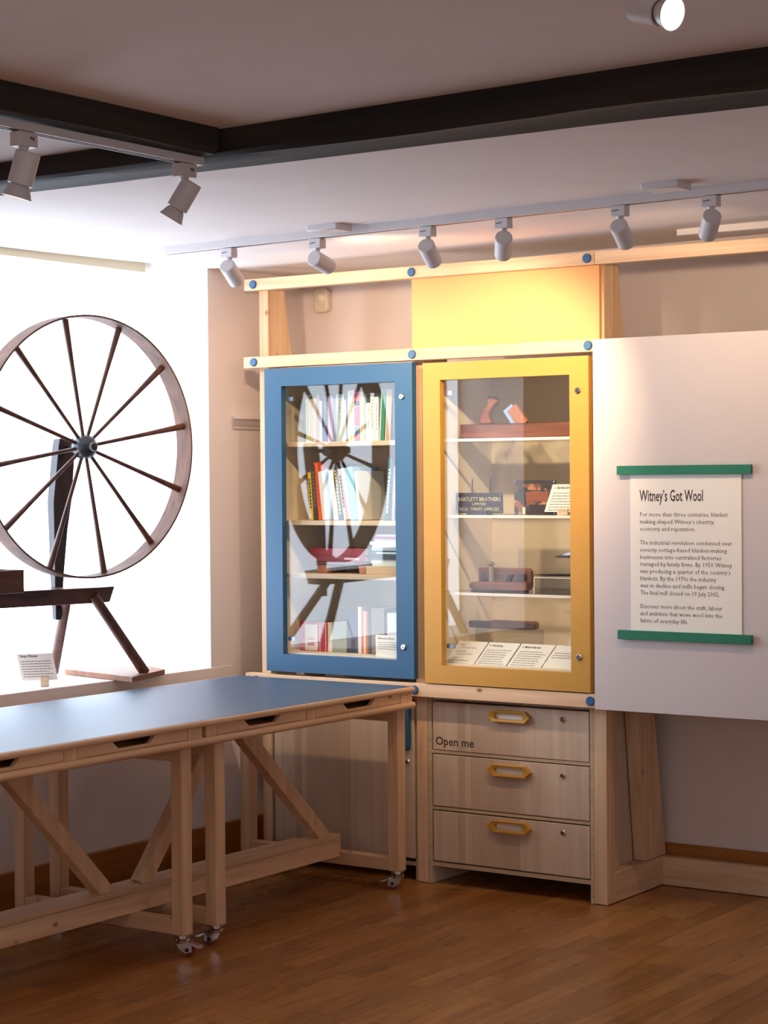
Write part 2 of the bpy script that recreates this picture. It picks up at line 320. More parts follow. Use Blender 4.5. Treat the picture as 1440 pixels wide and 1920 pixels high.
yb_ = solo(MB().box(-.02, .766, .03, .0445, 1.9895, 2.2475).build('yellow_board', 'ybr'), (.37, .037, 1.99))
tag(yb_, 'plain warm yellow board between the two upper pine rails', 'panel')
wp = thing('display_board', '', 'board', (1.5, -.015, .70))
MB().box(.771, 2.3, -.03, -.0005, .70, 1.985).build('face', 'white', wp, bevel=.001)
for x in (.7765, 2.255): MB().box(x, x+.03, 0, .045, .702, 1.98).build('leak_batten', 'pz', wp)  # battens added to stop spotlight leaking between board and post
tag(wp, 'large pinkish-white display board behind the wool text banner', 'board')

# ------------------------------------------------------------------ upper glazed cupboards
def lock(parent, x, y, z, r=.0115):
    l = MB().lathe([(0, -.007), (r*.75, -.007), (r, -.004), (r, 0)], (x, y, z), (0, 1, 0), 24).build('lock', 'chrome', parent)
    MB().box(x-.0012, x+.0012, y-.0078, y-.0065, z-.004, z+.004).build('keyhole', 'dark', l); return l
def glazed(x0, x1, wx0, wx1, wz0, wz1, z0, z1, paint, label, side, shelves, shelfm, sx0, ls):
    c = thing('display_cupboard', label, 'cupboard', ((x0+x1)/2, .2, z0))
    body = MB().box(x0+.012, x0+.026, .03, .45, z0, z1-.003).box(x1-.036, x1-.022, .03, .45, z0, z1-.003)
    body.box(x0+.026, x1-.036, .445, .455, z0, z1-.003).box(x0+.026, x1-.036, .03, .445, z1-.02, z1-.003).box(x0+.026, x1-.036, .03, .445, z0, wz0+.004)
    body.build('carcass', side, c)
    d = MB()
    d.box(x0, wx0, -.003, .025, z0, z1).box(wx1, x1, -.003, .025, z0, z1).box(wx0, wx1, -.003, .025, z0, wz0).box(wx0, wx1, -.003, .025, wz1, z1)
    dr = d.build('door', paint, c)
    MB().box(wx0-.004, wx1+.004, .019, .023, wz0-.004, wz1+.004).build('pane', 'glass', dr)
    for z in ls: lock(dr, wx1+(.033 if paint == 'yellow' else .032), -.003, z)
    for z in (1.82, .89): MB().box(wx0+.004, wx0+.035, .0245, .04, z-.008, z+.008).build('hinge', 'steel', dr, bevel=.001)
    for i, z in enumerate(shelves):
        if shelfm == 'shelf':
            s = MB().box(sx0[i], x1-.037, .05, .44, z-.017, z)
            s = s.build('shelf', 'shelf', c)
            for q in (.0035, .009, .0135): MB().box(sx0[i], x1-.037, .0492, .05, z-q-.0007, z-q+.0007).build('ply_line', 'plye', s)
        else:
            s = MB().box(sx0[i], x1-.037, .05, .44, z-.01, z).build('shelf', 'acr', c)
            MB().box(sx0[i], x1-.037, .047, .05, z-.01, z).build('shelf_edge', 'acredge', s)
    return c
glazed(-.691, .0, -.609, -.078, .831, 1.869, .763, 1.938, 'blue', 'tall blue-framed glass cupboard full of books above the table', 'case', (1.652, 1.348, 1.142), 'shelf', (-.664, -.664, -.63), (1.812, .881))
glazed(.047, .739, .122, .663, .82, 1.868, .753, 1.932, 'yellow', 'tall mustard-framed glass cupboard showing old tools above the drawers', 'case', (1.652, 1.372, 1.088), 'acr', (.075, .075, .075), (1.811, .876))

# ------------------------------------------------------------------ drawer unit and base cupboard
du = thing('drawer_unit', 'pale plywood three-drawer chest with yellow handles under the mustard cupboard', 'chest of drawers', (.38, .2, 0))
MB().box(.028, .043, .05, .44, .002, .697).box(.709, .722, .05, .44, .002, .697).box(.043, .709, .05, .44, .068, .083).box(.043, .709, .06, .44, .487, .509) \
    .box(.043, .709, .06, .44, .277, .299).box(.043, .709, .06, .44, .685, .697).box(.043, .709, .43, .44, .083, .685).build('carcass', 'ply', du)
MB().box(.044, .708, .0475, .0598, .488, .496+.003).box(.044, .708, .0475, .0598, .279, .289).box(.026, .0435, .0465, .0498, .002, .697).box(.7095, .7235, .0465, .0498, .002, .697).box(.0435, .7095, .0475, .0498, .068, .0825).build('carcass_edge', 'plye', du)
for i, (z0, z1, hz) in enumerate(((.501, .679, .644), (.293, .4835, .446), (.088, .2735, .242))):
    d = MB().box(.049, .706, .046, .30, z0, z1).build('drawer', 'ply', du, bevel=.0015)
    h = MB(); xa, xb = .292, .474; cx = (xa+xb)/2
    o = [(xa, hz), (xa+.022, hz+.021), (xb-.022, hz+.021), (xb, hz), (xb-.022, hz-.021), (xa+.022, hz-.021)]
    inn = [(cx-.061, hz), (cx-.055, hz+.0115), (cx+.055, hz+.0115), (cx+.061, hz), (cx+.055, hz-.0115), (cx-.055, hz-.0115)]
    vs = [(x, .028, z) for x, z in o] + [(x, .031, z) for x, z in inn] + [(x, .046, z) for x, z in o] + [(x, .0455, z) for x, z in inn]
    fs = []
    for k in range(6):
        j = (k+1) % 6; fs += [(k, j, 6+j, 6+k), (k, 12+k, 12+j, j), (6+k, 6+j, 18+j, 18+k)]
    h.add(vs, fs).build('handle', 'yellow', d, bevel=.0015)
    MB().box(cx-.06, cx+.06, .0445, .0459, hz-.011, hz+.011).build('label_card', 'paper', d)
    lock(d, .600, .046, hz+(.0 if i else .002), .010)
    if i == 0:
        text_mesh('Open me', .044, 'ink', d, 'lettering', lambda a, b: Vector((.060+a, .0454, .520+b)), 1.0, bold=.0004)
bc = thing('base_cupboard', 'plain plywood base cupboard behind the table end, under the blue cupboard', 'cupboard', (-.37, .2, 0))
MB().box(-.703, -.69, .06, .44, .002, .697).box(-.04, -.027, .06, .44, .002, .697).box(-.69, -.04, .06, .44, .055, .07).box(-.69, -.04, .43, .44, .07, .69).box(-.69, -.04, .06, .43, .68, .695).build('carcass', 'ply', bc)
d = MB().box(-.694, -.037, .046, .0595, .085, .665).build('door', 'ply', bc, bevel=.0015)
h = MB(); h.prism([(-.078, .66), (-.078, .508), (-.074, .497), (-.066, .49), (-.058, .489), (-.050, .495), (-.047, .508), (-.047, .66)], 'y', .024, .0458); h.build('handle', 'blue', d, bevel=.003)
lock(d, -.064, .046, .447, .010)

# ------------------------------------------------------------------ worktables
def bull(mb, x0, x1, y0, y1, z0, z1, r):                        # board edge with a rounded front
    zm = (z0+z1)/2; pts = [(x0, z0), (x0, z1)] + [(x1-r+r*math.sin(t), zm+(z1-z0)/2*math.cos(t)) for t in [PI*k/8 for k in range(9)]]
    return mb.prism(pts, 'y', y0, y1)
def table(label, ya, yb, legs, drawers, cross, beamr, braces, joint):
    ta = -1.2757 if ya > -1.3 else ya; tb_ = -1.2762 if yb < -1 else yb
    t = thing('worktable', label, 'table', (-.35, (ya+yb)/2, 0), 'blue-topped worktables on castors')
    bull(MB(), -.77, .06, ta, tb_, .726, .747, .0105).build('table_edge', 'ty', t)
    MB().box(-.762, .049, ta+.0002, tb_-.0002, .7468, .7477).build('table_top', 'top', t)
    bull(MB(), -.76, .062, ta, tb_, .667, .692, .0125).build('lower_board', 'ty', t)
    ends = [ya] + [v for d in drawers for v in d] + [yb]
    for k in range(0, len(ends), 2):
        MB().box(-.74, .046, ends[k]+.001, ends[k+1]-.001, .6922, .7258).build('divider', 'tz', t)
    for a, b in drawers:
        c = (a+b)/2; z0, z1 = .6935, .725
        pts = [(a+.002, z0), (b-.002, z0), (b-.002, z1), (c+.098, z1), (c+.07, z1-.022), (c-.07, z1-.022), (c-.098, z1), (a+.002, z1)]
        d = MB()
        d.prism(pts, 'x', .030, .045)
        d.box(-.6, .0295, a+.004, a+.012, z0, z1-.002).box(-.6, .0295, b-.012, b-.004, z0, z1-.002).box(-.6, .0295, a+.012, b-.012, z0, z0+.003).box(-.6, -.59, a+.012, b-.012, z0, z1-.002)
        d.build('drawer', 'ty', t)
    for y in legs:
        for x0, x1 in ((-.031, .0135), (-.722, -.677)):
            MB().box(x0, x1, y, y+.05, .07, .6665).build('leg', 'tz', t, bevel=.002)
        MB().box(-.6765, -.0315, y+.002, y+.047, .0705, .118).build('cross_rail', 'tx', t, bevel=.002)
        MB().box(-.6765, -.0315, y+.002, y+.047, .618, .665).build('top_rail', 'tx', t, bevel=.002)
        for x0 in (-.0085, -.7):
            r = random.choice((2.4, .6, 3.6, 1.3)) if x0 < -.5 else {0: 1.95}.get(0)
            caster(t, x0, y+.025, CA.pop(0) if x0 > -.5 else r)
    for x0, x1, z1, e in ((-.245, -.2, .166, 0), (-.345, -.272, .178, .105), (-.415, -.371, .166, 0)):
        MB().box(x0, x1, beamr[0], beamr[1]+e*joint, .1185, z1).build('stretcher', 'ty', t, bevel=.001)
    for (y0, z0_), (y1, z1_) in braces:
        MB().bar((-.308, y0, z0_), (-.308, y1, z1_), .045, .054, (0, 1, 0)).build('brace', 'tz', t, bevel=.002)
    return t
def caster(t, x, y, ang):
    c, s = math.cos(ang), math.sin(ang)
    g = lambda a, b, z: Vector((x+a*c-b*s, y+a*s+b*c, z))
    mb = MB().lathe([(0, .07), (.029, .07), (.029, .066), (.021, .064), (.021, .058), (.025, .054), (.024, .044), (.012, .042), (0, .042)], (x, y, 0), (0, 0, 1), 24)
    for sd in (-1, 1):
        b = sd*.0145; pts = [(-.02, .054), (.016, .054), (.036, .036), (.036, .018), (.014, .012), (-.008, .028)]
        vs = [g(a, b, z) for a, z in pts] + [g(a, b+sd*.0022, z) for a, z in pts]
        mb.add(vs, [tuple(range(6)), tuple(reversed(range(6, 12)))] + [(k, 6+k, 6+(k+1) % 6, (k+1) % 6) for k in range(6)])
    br = mb.build('caster', 'chrome', t)
    w_ = MB(); w_.tube(g(.02, -.0075, .022), g(.02, .0075, .022), .0205, n=24); w_.build('wheel', 'red', br)
    MB().tube(g(.02, -.0175, .0235), g(.02, .0175, .0235), .007, n=14).tube(g(.02, -.0118, .0235), g(.02, .0118, .0235), .015, n=20).build('axle', 'black', br)
    p = MB(); pts = [(.02, .050), (.062, .036), (.066, .030), (.05, .032), (.022, .044)]
    vs = [g(a, -.014, z) for a, z in pts] + [g(a, .014, z) for a, z in pts]
    p.add(vs, [tuple(range(5)), tuple(reversed(range(5, 10)))] + [(k, 5+k, 5+(k+1) % 5, (k+1) % 5) for k in range(5)]); p.build('brake_pedal', 'chrome', br)
CA = [2.9, 3.9, .0, .5]
CA = [3.6, 3.75, 3.2, .35]
table('blue-topped pine worktable standing against the glass cupboards', -1.266, -.087, (-1.184, -.136), ((-1.215, -.731), (-.681, -.163)), 0, (-1.2756, -.205),
      (((-.17, .172), (-.70, .663)), ((-1.19, .172), (-.78, .663))), 1)
table('blue-topped pine worktable nearest the viewer, cut by the left edge', -2.52, -1.286, (-2.42, -1.351), ((-2.46, -1.911), (-1.857, -1.354)), 0, (-2.42, -1.2764),
      (((-1.36, .172), (-1.84, .663)), ((-2.35, .172), (-1.95, .663))), 0)

# ------------------------------------------------------------------ banner
bn = thing('text_banner', 'white text banner between two green wooden bars on the display panel', 'banner', (1.12, -.03, .95))
MB().box(.915, 1.3265, -.0335, -.0315, .965, 1.53).build('sheet', 'paper', bn)
for z0, z1 in ((1.514, 1.545), (.950, .981)): MB().box(.870, 1.366, -.047, -.034, z0, z1).build('bar', 'green', bn, bevel=.001)
TY = -.0339
text_mesh("Witney’s Got Wool", .0545, 'ink', bn, 'title_lettering', lambda a, b: Vector((.951+a, TY, 1.424+b)), .535, bold=.0006)
body = [("For more than three centuries, blanket", 1.3715), ("making shaped Witney’s identity,", 1.347), ("economy and reputation.", 1.3225),
 ("The industrial revolution condensed over", 1.2755), ("seventy cottage-based blanket-making", 1.251), ("businesses into centralised factories", 1.2265), ("managed by family firms. By 1950 Witney", 1.2025), ("was producing a quarter of the country’s", 1.178), ("blankets. By the 1970s the industry", 1.1535), ("was in decline and mills began closing.", 1.129), ("The final mill closed on 19 July 2002.", 1.1045),
 ("Discover more about the craft, labour", 1.058), ("and ambition that wove wool into the", 1.0335), ("fabric of everyday life.", 1.009)]
W_ = [.333, .285, .213, .350, .330, .308, .348, .344, .289, .324, .302, .312, .312, .184]
base_ln = None
def line_mesh(parent, s, z, width, size, m, x0, y):
    cu = bpy.data.curves.new('t', 'FONT'); cu.body = s; cu.size = size; cu.resolution_u = 1
    t = bpy.data.objects.new('t', cu); COL.objects.link(t); bpy.context.view_layer.update(); wd = t.dimensions.x
    dg = bpy.context.evaluated_depsgraph_get(); me = bpy.data.meshes.new_from_object(t.evaluated_get(dg)); bpy.data.objects.remove(t)
    k = width/wd; vs = [Vector((x0+v.co.x*k, y, z+v.co.y)) for v in me.vertices]; fs = [tuple(p.vertices) for p in me.polygons]
    bpy.data.meshes.remove(me); return vs, fs
mb = MB()
for (s, z), wd in zip(body, W_):
    v_, f_ = line_mesh(bn, s, z, wd*.975, .0215, 'inkl', .951, TY); mb.add(v_, f_)
mb.build('body_lettering', 'inkl', bn)

# ------------------------------------------------------------------ spinning wheel
HX, HY, HZ, WR = -.93, -.765, 1.632, .476
wa = math.radians(79); wd = Vector((math.cos(wa), math.sin(wa), 0)); wn = Vector((math.sin(wa), -math.cos(wa), 0)); HC = Vector((HX, HY, HZ)); UZ = Vector((0,0,1))
sw = thing('spinning_wheel', 'antique great spinning wheel with slender spokes standing in the window', 'spinning wheel', (-.95, -.9, .79))
mb = MB(); N = 96; vs = []
for k in range(N):
    t = 2*PI*k/N; r_ = wd*math.sin(t)+UZ*math.cos(t); wob = .004*math.sin(2*t+1)
    for rr, ww in ((WR-.007, -.043), (WR-.007, .043), (WR, .043), (WR, -.043)): vs.append(HC + r_*(rr+wob) + wn*(ww+.003*math.sin(3*t)))
mb.add(vs, [(k*4+j, k*4+(j+1) % 4, ((k+1) % N)*4+(j+1) % 4, ((k+1) % N)*4+j) for k in range(N) for j in range(4)])
mb.build('rim', 'rim', sw)
for k in range(12):
    t = math.radians(20+30*k); r_ = wd*math.sin(t)+UZ*math.cos(t)
    MB().tube(HC+r_*.03, HC+r_*.3, .0066, .0086, 14).tube(HC+r_*.3, HC+r_*(WR-.0072), .0086, .0125, 14).build('spoke', 'oldz', sw)
MB().lathe([(0, -.062), (.02, -.06), (.03, -.04), (.042, -.024), (.047, 0), (.042, .024), (.028, .04), (.016, .05), (.014, .06), (0, .062)], HC, wn, 32).build('hub', 'hub', sw)
pc = HC - wn*.125
tp = Vector((pc.x, pc.y, 1.665)); bt = tp + wd*(-.062) - UZ*.665 + wn*.03
MB().tube(HC, HC-wn*.13, .009, n=14).build('axle', 'ebony', sw)
mb = MB(); d_ = (bt-tp).normalized(); vs = []
for s_, w2, th in ((0, .034, .02), (.04, .037, .022), (.35, .04, .022), (.5, .030, .02), (.75, .020, .017), (1, .012, .012)):
    p = tp.lerp(bt, s_); bow = wd*(-.012*math.sin(PI*s_))
    for a, b in ((-1, -1), (1, -1), (1, 1), (-1, 1)): vs.append(p+bow+wd*a*w2+wn*b*th)
mb.add(vs, [(j*4+k, (j+1)*4+k, (j+1)*4+(k+1) % 4, j*4+(k+1) % 4) for j in range(5) for k in range(4)]+[(0,1,2,3),(23,22,21,20)])
mb.build('upright', 'ebony', sw, bevel=.003)
# bench plank with hewn chamfered end
ba = math.radians(84); bd = Vector((math.cos(ba), math.sin(ba), 0)); bnn = Vector((math.sin(ba), -math.cos(ba), 0))
be = Vector((-.955, -.62, 1.118))
pts = [(0, .022, 0), (-.02, .06, 0), (-.1, .075, 0), (-1.15, .08, .01), (-1.15, -.075, .01), (-.1, -.075, 0), (-.02, -.055, 0)]
mb = MB(); vs = [be+bd*a+bnn*b+UZ*z for a, b, z in pts] + [be+bd*(a-(.014 if a > -.05 else 0))+bnn*b*.8+UZ*(z-.058) for a, b, z in pts]; n = 7
mb.add(vs, [tuple(range(n)), tuple(reversed(range(n, 2*n)))] + [(k, n+k, n+(k+1) % n, (k+1) % n) for k in range(n)]); mb.build('bench', 'old', sw, bevel=.003)
for a, b in (((-.905, -.755, 1.09), (-.848, -.540, .7925)), ((-.99, -.80, 1.09), (-1.17, -.69, .7925)), ((-.99, -1.62, 1.09), (-.97, -1.85, .773))):
    MB().tube(a, b, .019, .02, 14).build('leg', 'oldz', sw)
pb = solo(MB().prism([(-.78, -.686), (-.872, -.398), (-1.0, -.33), (-1.215, -.5), (-1.215, -.582)], 'z', .7715, .7915).build('plinth_board', 'plinth', bevel=.001), (-1.0, -.5, .7715))
tag(pb, 'thin pale wooden board on the window sill under the spinning wheel legs', 'board')
bx = thing('wooden_box', 'small dark open wooden box lying on the spinning wheel bench', 'box', (-.9, -1.25, 1.12))
mb = MB(); o = Vector((-.905, -1.155, 1.1215))
def obox(mb, a0, a1, b0, b1, z0, z1):
    vs = [o+bd*a+bnn*b+UZ*z for z in (z0, z1) for a, b in ((a0, b0), (a1, b0), (a1, b1), (a0, b1))]
    return mb.add(vs, [(0,3,2,1),(4,5,6,7),(0,1,5,4),(1,2,6,5),(2,3,7,6),(3,0,4,7)])
for a in ((-.3, 0, -.055, -.043, 0, .08), (-.3, 0, .043, .055, 0, .08), (-.3, -.288, -.043, .043, 0, .08), (-.012, 0, -.043, .043, 0, .08), (-.288, -.012, -.043, .043, 0, .008)): obox(mb, *a)
mb.build('tray', 'old', bx, bevel=.002)
# sill label on a wooden clip
def card(name, label, cat, p, right, up, w_, h_, title, ts, rows, rowh, block=None, group=None, m='paper', tx=.08, th=.0012, sub=0, tk=.85, ragged=.2, top=.16):
    p = Vector(p); right = Vector(right).normalized(); up = Vector(up).normalized(); nn = right.cross(up)      # nn faces the viewer
    c = thing(name, label, cat, tuple(p+right*w_/2), group)
    vs = [p+right*a+up*b+nn*q for q in (0, -th) for a, b in ((0, 0), (w_, 0), (w_, h_), (0, h_))]
    MB().add(vs, [(0,1,2,3),(7,6,5,4),(0,4,5,1),(1,5,6,2),(2,6,7,3),(3,7,4,0)]).build('sheet', m, c)
    if title: text_mesh(title, ts, 'ink', c, 'title_lettering', lambda a, b: p+right*(w_*tx+a)+up*(h_*(1-top)-ts*.5+b)+nn*.0005, tk, bold=.0002)
    if rows:
        mb = MB(); scribble(mb, rows, w_*(.92-tx), rowh*.22, rowh, lambda a, b: p+right*(w_*tx+a)+up*(h_*(1-top)-ts*.5-rowh*1.7+b)+nn*.0005, ragged); mb.build('body_lettering', 'inkl', c)
    if block:
        bw, bh, bo = block
        q = p+right*bo; z0 = block_z; r2 = Vector((right.x, right.y, 0)).normalized(); n2 = Vector((nn.x, nn.y, 0)).normalized()
        vs = [Vector((q.x, q.y, z0))+r2*a+n2*b+UZ*z for z in (0, bh) for a, b in ((-bw/2, .006), (bw/2, .006), (bw/2, -.016), (-bw/2, -.016))]
        MB().add(vs, [(0,3,2,1),(4,5,6,7),(0,1,5,4),(1,2,6,5),(2,3,7,6),(3,0,4,7)]).build('stand_block', 'shelf', c)
    return c
block_z = .7715
rr = Vector((.62, .785, 0)); card('label_card', 'small cream label card on a wooden clip on the window sill', 'label', (-1.020, -1.005, .793), rr, Vector((.785*-.28, -.62*-.28, .96))+rr*-.16, .128, .1, 'Swan Winder', .0135, 7, .0095, (.03, .034, .08), top=.07)

# ------------------------------------------------------------------ light tracks and spotlights
def track(label, x0, x1, y0, y1, zoff, name='light_track'):
    t = thing(name, label, 'light track', ((x0+x1)/2, (y0+y1)/2, zc(x0, y0)))
    z = [zc(x0, y0)-zoff, zc(x1, y1)-zoff]; return t, z
t1 = thing('light_track', 'long white ceiling light track running above the cupboards', 'light track', (1.0, -.775, 2.34))
za, zb_ = zc(-.52, -.775), zc(2.6, -.775)
MB().add([(-.52, -.792, za-.024), (2.6, -.792, zb_-.024), (2.6, -.757, zb_-.024), (-.52, -.757, za-.024), (-.52, -.792, za+.002), (2.6, -.792, zb_+.002), (2.6, -.757, zb_+.002), (-.52, -.757, za+.002)],
         [(0,3,2,1),(4,5,6,7),(0,1,5,4),(1,2,6,5),(2,3,7,6),(3,0,4,7)]).build('channel', 'track', t1, bevel=.001)
MB().add([(-.52, -.778, za-.0246), (2.6, -.778, zb_-.0246), (2.6, -.771, zb_-.0246), (-.52, -.771, za-.0246)], [(0,1,2,3)]).build('slot', 'dark', t1)
t2 = thing('light_track', 'white light track fixed under the shorter dark beam at upper left', 'light track', (.99, -3.2, 2.265))
MB().box(.972, 1.006, -4.8, -2.412, 2.2625, 2.2825).build('channel', 'track', t2, bevel=.002)
MB().box(.980, .984, -4.78, -2.43, 2.2615, 2.2625).box(.993, .997, -4.78, -2.43, 2.2615, 2.2625).build('slot', 'dark', t2)
def spotlight(label, x, y, ztop, stem, dirv, length, rad, group, flare=False, power=SPOT_W, size=112, lit=True, on=None, along='x', blend=.75, mark=True, off=.0):
    d = Vector(dirv).normalized(); t = thing('spotlight', label, 'spotlight', (x, y, ztop), group)
    hl, hw = (.024, .017) if along == 'x' else (.017, .024)
    if along == 'x': a = MB().box(x-.024, x+.024, y-.017, y+.017, ztop-.032, ztop)
    else: a = MB().box(x-.016, x+.016, y-.027, y+.027, ztop-.032, ztop)
    a = a.build('adapter', 'track', t, bevel=.002)
    if along == 'x': MB().box(x-.018, x-.006, y-.0175, y-.017, ztop-.017, ztop-.0145).box(x-.006, x+.004, y-.0175, y-.017, ztop-.0155, ztop-.013).build('mark', 'ink', a)
    else: MB().box(x+.016, x+.0165, y+.004, y+.008, ztop-.016, ztop-.010).box(x+.016, x+.0165, y+.011, y+.015, ztop-.018, ztop-.010).build('mark', 'ink', a)
    zt = ztop-.032; zj = zt-stem
    MB().tube((x, y, zt), (x, y, zt-.012), .012, .007, 16).tube((x, y, zt-.012), (x, y, zj), .007, n=16).build('stem', 'track', t)
    side = d.cross(UZ).normalized(); J = Vector((x, y, zj)); c0 = J - d*.02 - UZ*off
    if flare: c0 = J + side*.0 - d*.035 + Vector((.0, .0, 0))
    h = MB().lathe([(0, 0), (rad-.002, 0), (rad, .002), (rad, length), (rad-.004, length), (rad-.006, length-.012), (0, length-.012)], c0, d, 32).build('head', 'track', t)
    MB().lathe([(0, -.0008), (rad-.0035, -.0008), (rad-.0035, 0)], c0, d, 32).build('end_cap', 'track', h)
    MB().box(x-.003, x+.003, y-.003, y+.003, zj-.002, zj+.002).build('pivot', 'dark', h)
    e = c0+d*length; L0 = c0 + d*(length-.0115)
    if flare:
        MB().lathe([(rad*.7, 0), (rad*.72, .002), (rad*.85, .006), (rad*1.2, .030), (rad*1.15, .030), (rad*.8, .01), (0, .008)], e-d*.001, d, 32).build('shade', 'track', h)
        L0 = e+d*.012
    fc = MB().lathe([(0, 0), (rad*.78, 0)], L0, d, 24).build('lamp', 'lamp' if lit else 'track', h)
    if lit:
        ld = bpy.data.lights.new('spot_light', 'SPOT'); ld.energy = power; ld.color = SPOT_COL; ld.spot_size = math.radians(size); ld.spot_blend = blend; ld.shadow_soft_size = .02
        lo = bpy.data.objects.new('spot_beam', ld); COL.objects.link(lo); lo.location = (e + d*(.05 if flare else .004)) - Vector(t['_o']); lo.rotation_euler = d.to_track_quat('-Z', 'Y').to_euler(); lo.parent = t
    return t
G = 'white spotlights on the long ceiling track'
S = [('above the window jamb, leftmost on the long ceiling track', -.24, (-.2, .84, -.52)), ('above the blue cupboard, turned nearly level, on the long ceiling track', .137, (-.03, .97, -.24)),
     ('above the blue bolt where the yellow board begins', .577, (-.2, .84, -.52)), ('above the middle of the yellow board', .861, (-.47, .73, -.5)),
     ('above the left edge of the white display panel', 1.27, (-.14, .85, -.5)), ('above the wool text banner, rightmost on the long ceiling track', 1.569, (-.5, .71, -.5))]
PW = (26, 14, 33, 37, 14, 11); SZ = (112, 112, 84, 84, 112, 112)
for (lb, x, d), pw_, sz_ in zip(S, PW, SZ):
    spotlight('white cylindrical spotlight '+lb, x, -.7745, zc(x, -.775)-.0255, .034, d, .090, .0275, G, off=.004, power=pw_, size=sz_)
G2 = 'white flared spotlights on the left light track'
spotlight('white flared spotlight hanging at the left edge of the picture', .99, -3.005, 2.2608, .045, (-.24, -.12, -.95), .072, .0275, G2, True, power=6, along='y')
spotlight('white flared spotlight at the end of the left light track', .99, -2.468, 2.2608, .042, (-.46, -.25, -.85), .072, .0255, G2, True, power=6, along='y')
sp = spotlight('lit bright spotlight shining at the top right corner of the picture', 2.545, -3.1, 2.34, .018, (.93, -.27, -.30), .06, .0245, None, True, power=12, along='x')
for lb, x, y in (('small white ceiling junction box beside the track above the blue cupboard', .25, -.86), ('small white ceiling junction box beside the track above the display panel', 1.50, -.93)):
    z = zc(x, y); q = MB().box(x-.06, x+.06, y-.045, y+.045, z-.02, z+.003).build('junction_box', 'track', bevel=.004); tag(solo(q, (x, y, z-.02)), lb, 'junction box', 'ceiling junction boxes')
ms = thing('motion_sensor', 'cream rounded motion sensor on the back wall under the top rail', 'sensor', (-.782, WY, 2.25))
pts = []
for cx_, cz_, a0 in ((1, 1, 0), (-1, 1, 90), (-1, -1, 180), (1, -1, 270)):
    for k in range(6): a = math.radians(a0+18*k); pts.append((-.79+cx_*.014+math.cos(a)*.021, 2.248+cz_*.028+math.sin(a)*.021*1.05))
MB().prism(pts, 'y', WY-.035, WY-.001).build('casing', 'plastic', ms, bevel=.006)
MB().lathe([(0, -.010), (.010, -.009), (.02, -.004), (.0235, 0)], (-.79, WY-.035, 2.258), (0, 1, 0), 28).build('lens', 'lens', ms)

# ------------------------------------------------------------------ books in the blue cupboard
bcol = {}
def bm_(rgb):
    k = tuple(rgb)
    if k not in bcol: bcol[k] = mat('cover_%d_%d_%d' % k, rgb, .5); M[bcol[k].name] = bcol[k]
    return bcol[k].name
def book(label, x, z, w_, h_, rgb, depth=.2, tilt=0, y=.09, group='', extra=None):
    t = thing('book', label, 'book', (x, y, z), group); t.rotation_euler = (0, math.radians(tilt), 0)
    t['_o'] = (0, 0, 0)
    MB().box(0, w_, 0, .0015, 0, h_).box(0, .0018, .0015, depth, 0, h_).box(w_-.0018, w_, .0015, depth, 0, h_).build('cover', bm_(rgb), t, bevel=.0006)
    MB().box(.002, w_-.002, .002, depth-.003, .002, h_-.003).build('pages', 'paper', t)
    for (z0, z1, c, x0, x1) in (extra or []):
        MB().box(w_*x0, w_*x1, -.0005, .0002, z0, z1).build('spine_print', bm_(c), t)
    return t
def print_(h, c, x0=.3, x1=.7, n=7, a=.25, b=.85, seed=0):
    r = random.Random(seed); out = []; z = h*a
    while z < h*b: l = r.uniform(.006, .014); out.append((z, z+l, c, x0, x1)); z += l+.004
    return out
S1 = [(-.576, .008, .165, (70, 92, 70), 'thin dark green book'), (-.5675, .023, .185, (190, 196, 150), 'pale green book'), (-.544, .012, .17, (206, 190, 150), 'narrow cream book'),
 (-.5316, .0136, .172, (216, 204, 220), 'lilac white book'), (-.5175, .0155, .188, (176, 160, 146), 'grey-brown book'), (-.5017, .012, .16, (206, 218, 232), 'icy blue book'),
 (-.4893, .0277, .175, (40, 44, 88), 'navy blue book'), (-.4612, .0243, .178, (172, 150, 180), 'purple-grey book'), (-.4365, .0136, .17, (120, 134, 160), 'slate blue book'),
 (-.4225, .0385, .183, (170, 186, 184), 'wide grey-green book'), (-.3837, .0085, .160, (224, 204, 170), 'slim straw book'), (-.3749, .0085, .165, (70, 96, 124), 'slim dark blue book'),
 (-.3661, .0155, .195, (228, 216, 192), 'cream book left of its twin'), (-.350, .0152, .197, (222, 210, 188), 'cream book beside the pink spine'),
 (-.3345, .0235, .190, (214, 70, 110), 'pink book with black bands'), (-.310, .0205, .187, (196, 170, 120), 'tan book right of the pink spine'), (-.289, .0085, .180, (126, 150, 150), 'thin teal-grey book'),
 (-.280, .019, .146, (236, 226, 208), 'short ivory book'), (-.2605, .019, .183, (240, 232, 220), 'tall white book'), (-.241, .0185, .168, (220, 226, 230), 'white and blue book')]
for i, (x, w_, h_, c, lb) in enumerate(S1):
    ex = print_(h_, (150, 140, 140), .42, .58, seed=i) if i not in (14,) else [(.0, .022, (220, 30, 50), 0, 1), (.022, .055, (90, 120, 140), 0, 1), (.055, .0565, (240, 240, 240), 0, 1), (.135, .155, (30, 26, 28), 0, 1), (.133, .135, (240, 240, 240), 0, 1), (.03, .045, (240, 240, 240), .4, .6)]
    book(lb+' upright on the top shelf of the blue cupboard', x, 1.6525, w_-.0006, h_, c, .2, 0, .10, 'books on the top shelf', ex)
book('green book with a white edge leaning on the top shelf', -.2205, 1.653, .022, .195, (34, 128, 92), .2, 3.5, .10, 'books on the top shelf', [(.0, .19, (238, 230, 206), 0, .2)])
book('tan book leaning at the right end of the top shelf', -.194, 1.653, .024, .197, (184, 152, 110), .2, 3.5, .10, 'books on the top shelf', [(.0, .19, (236, 224, 196), 0, .15)])
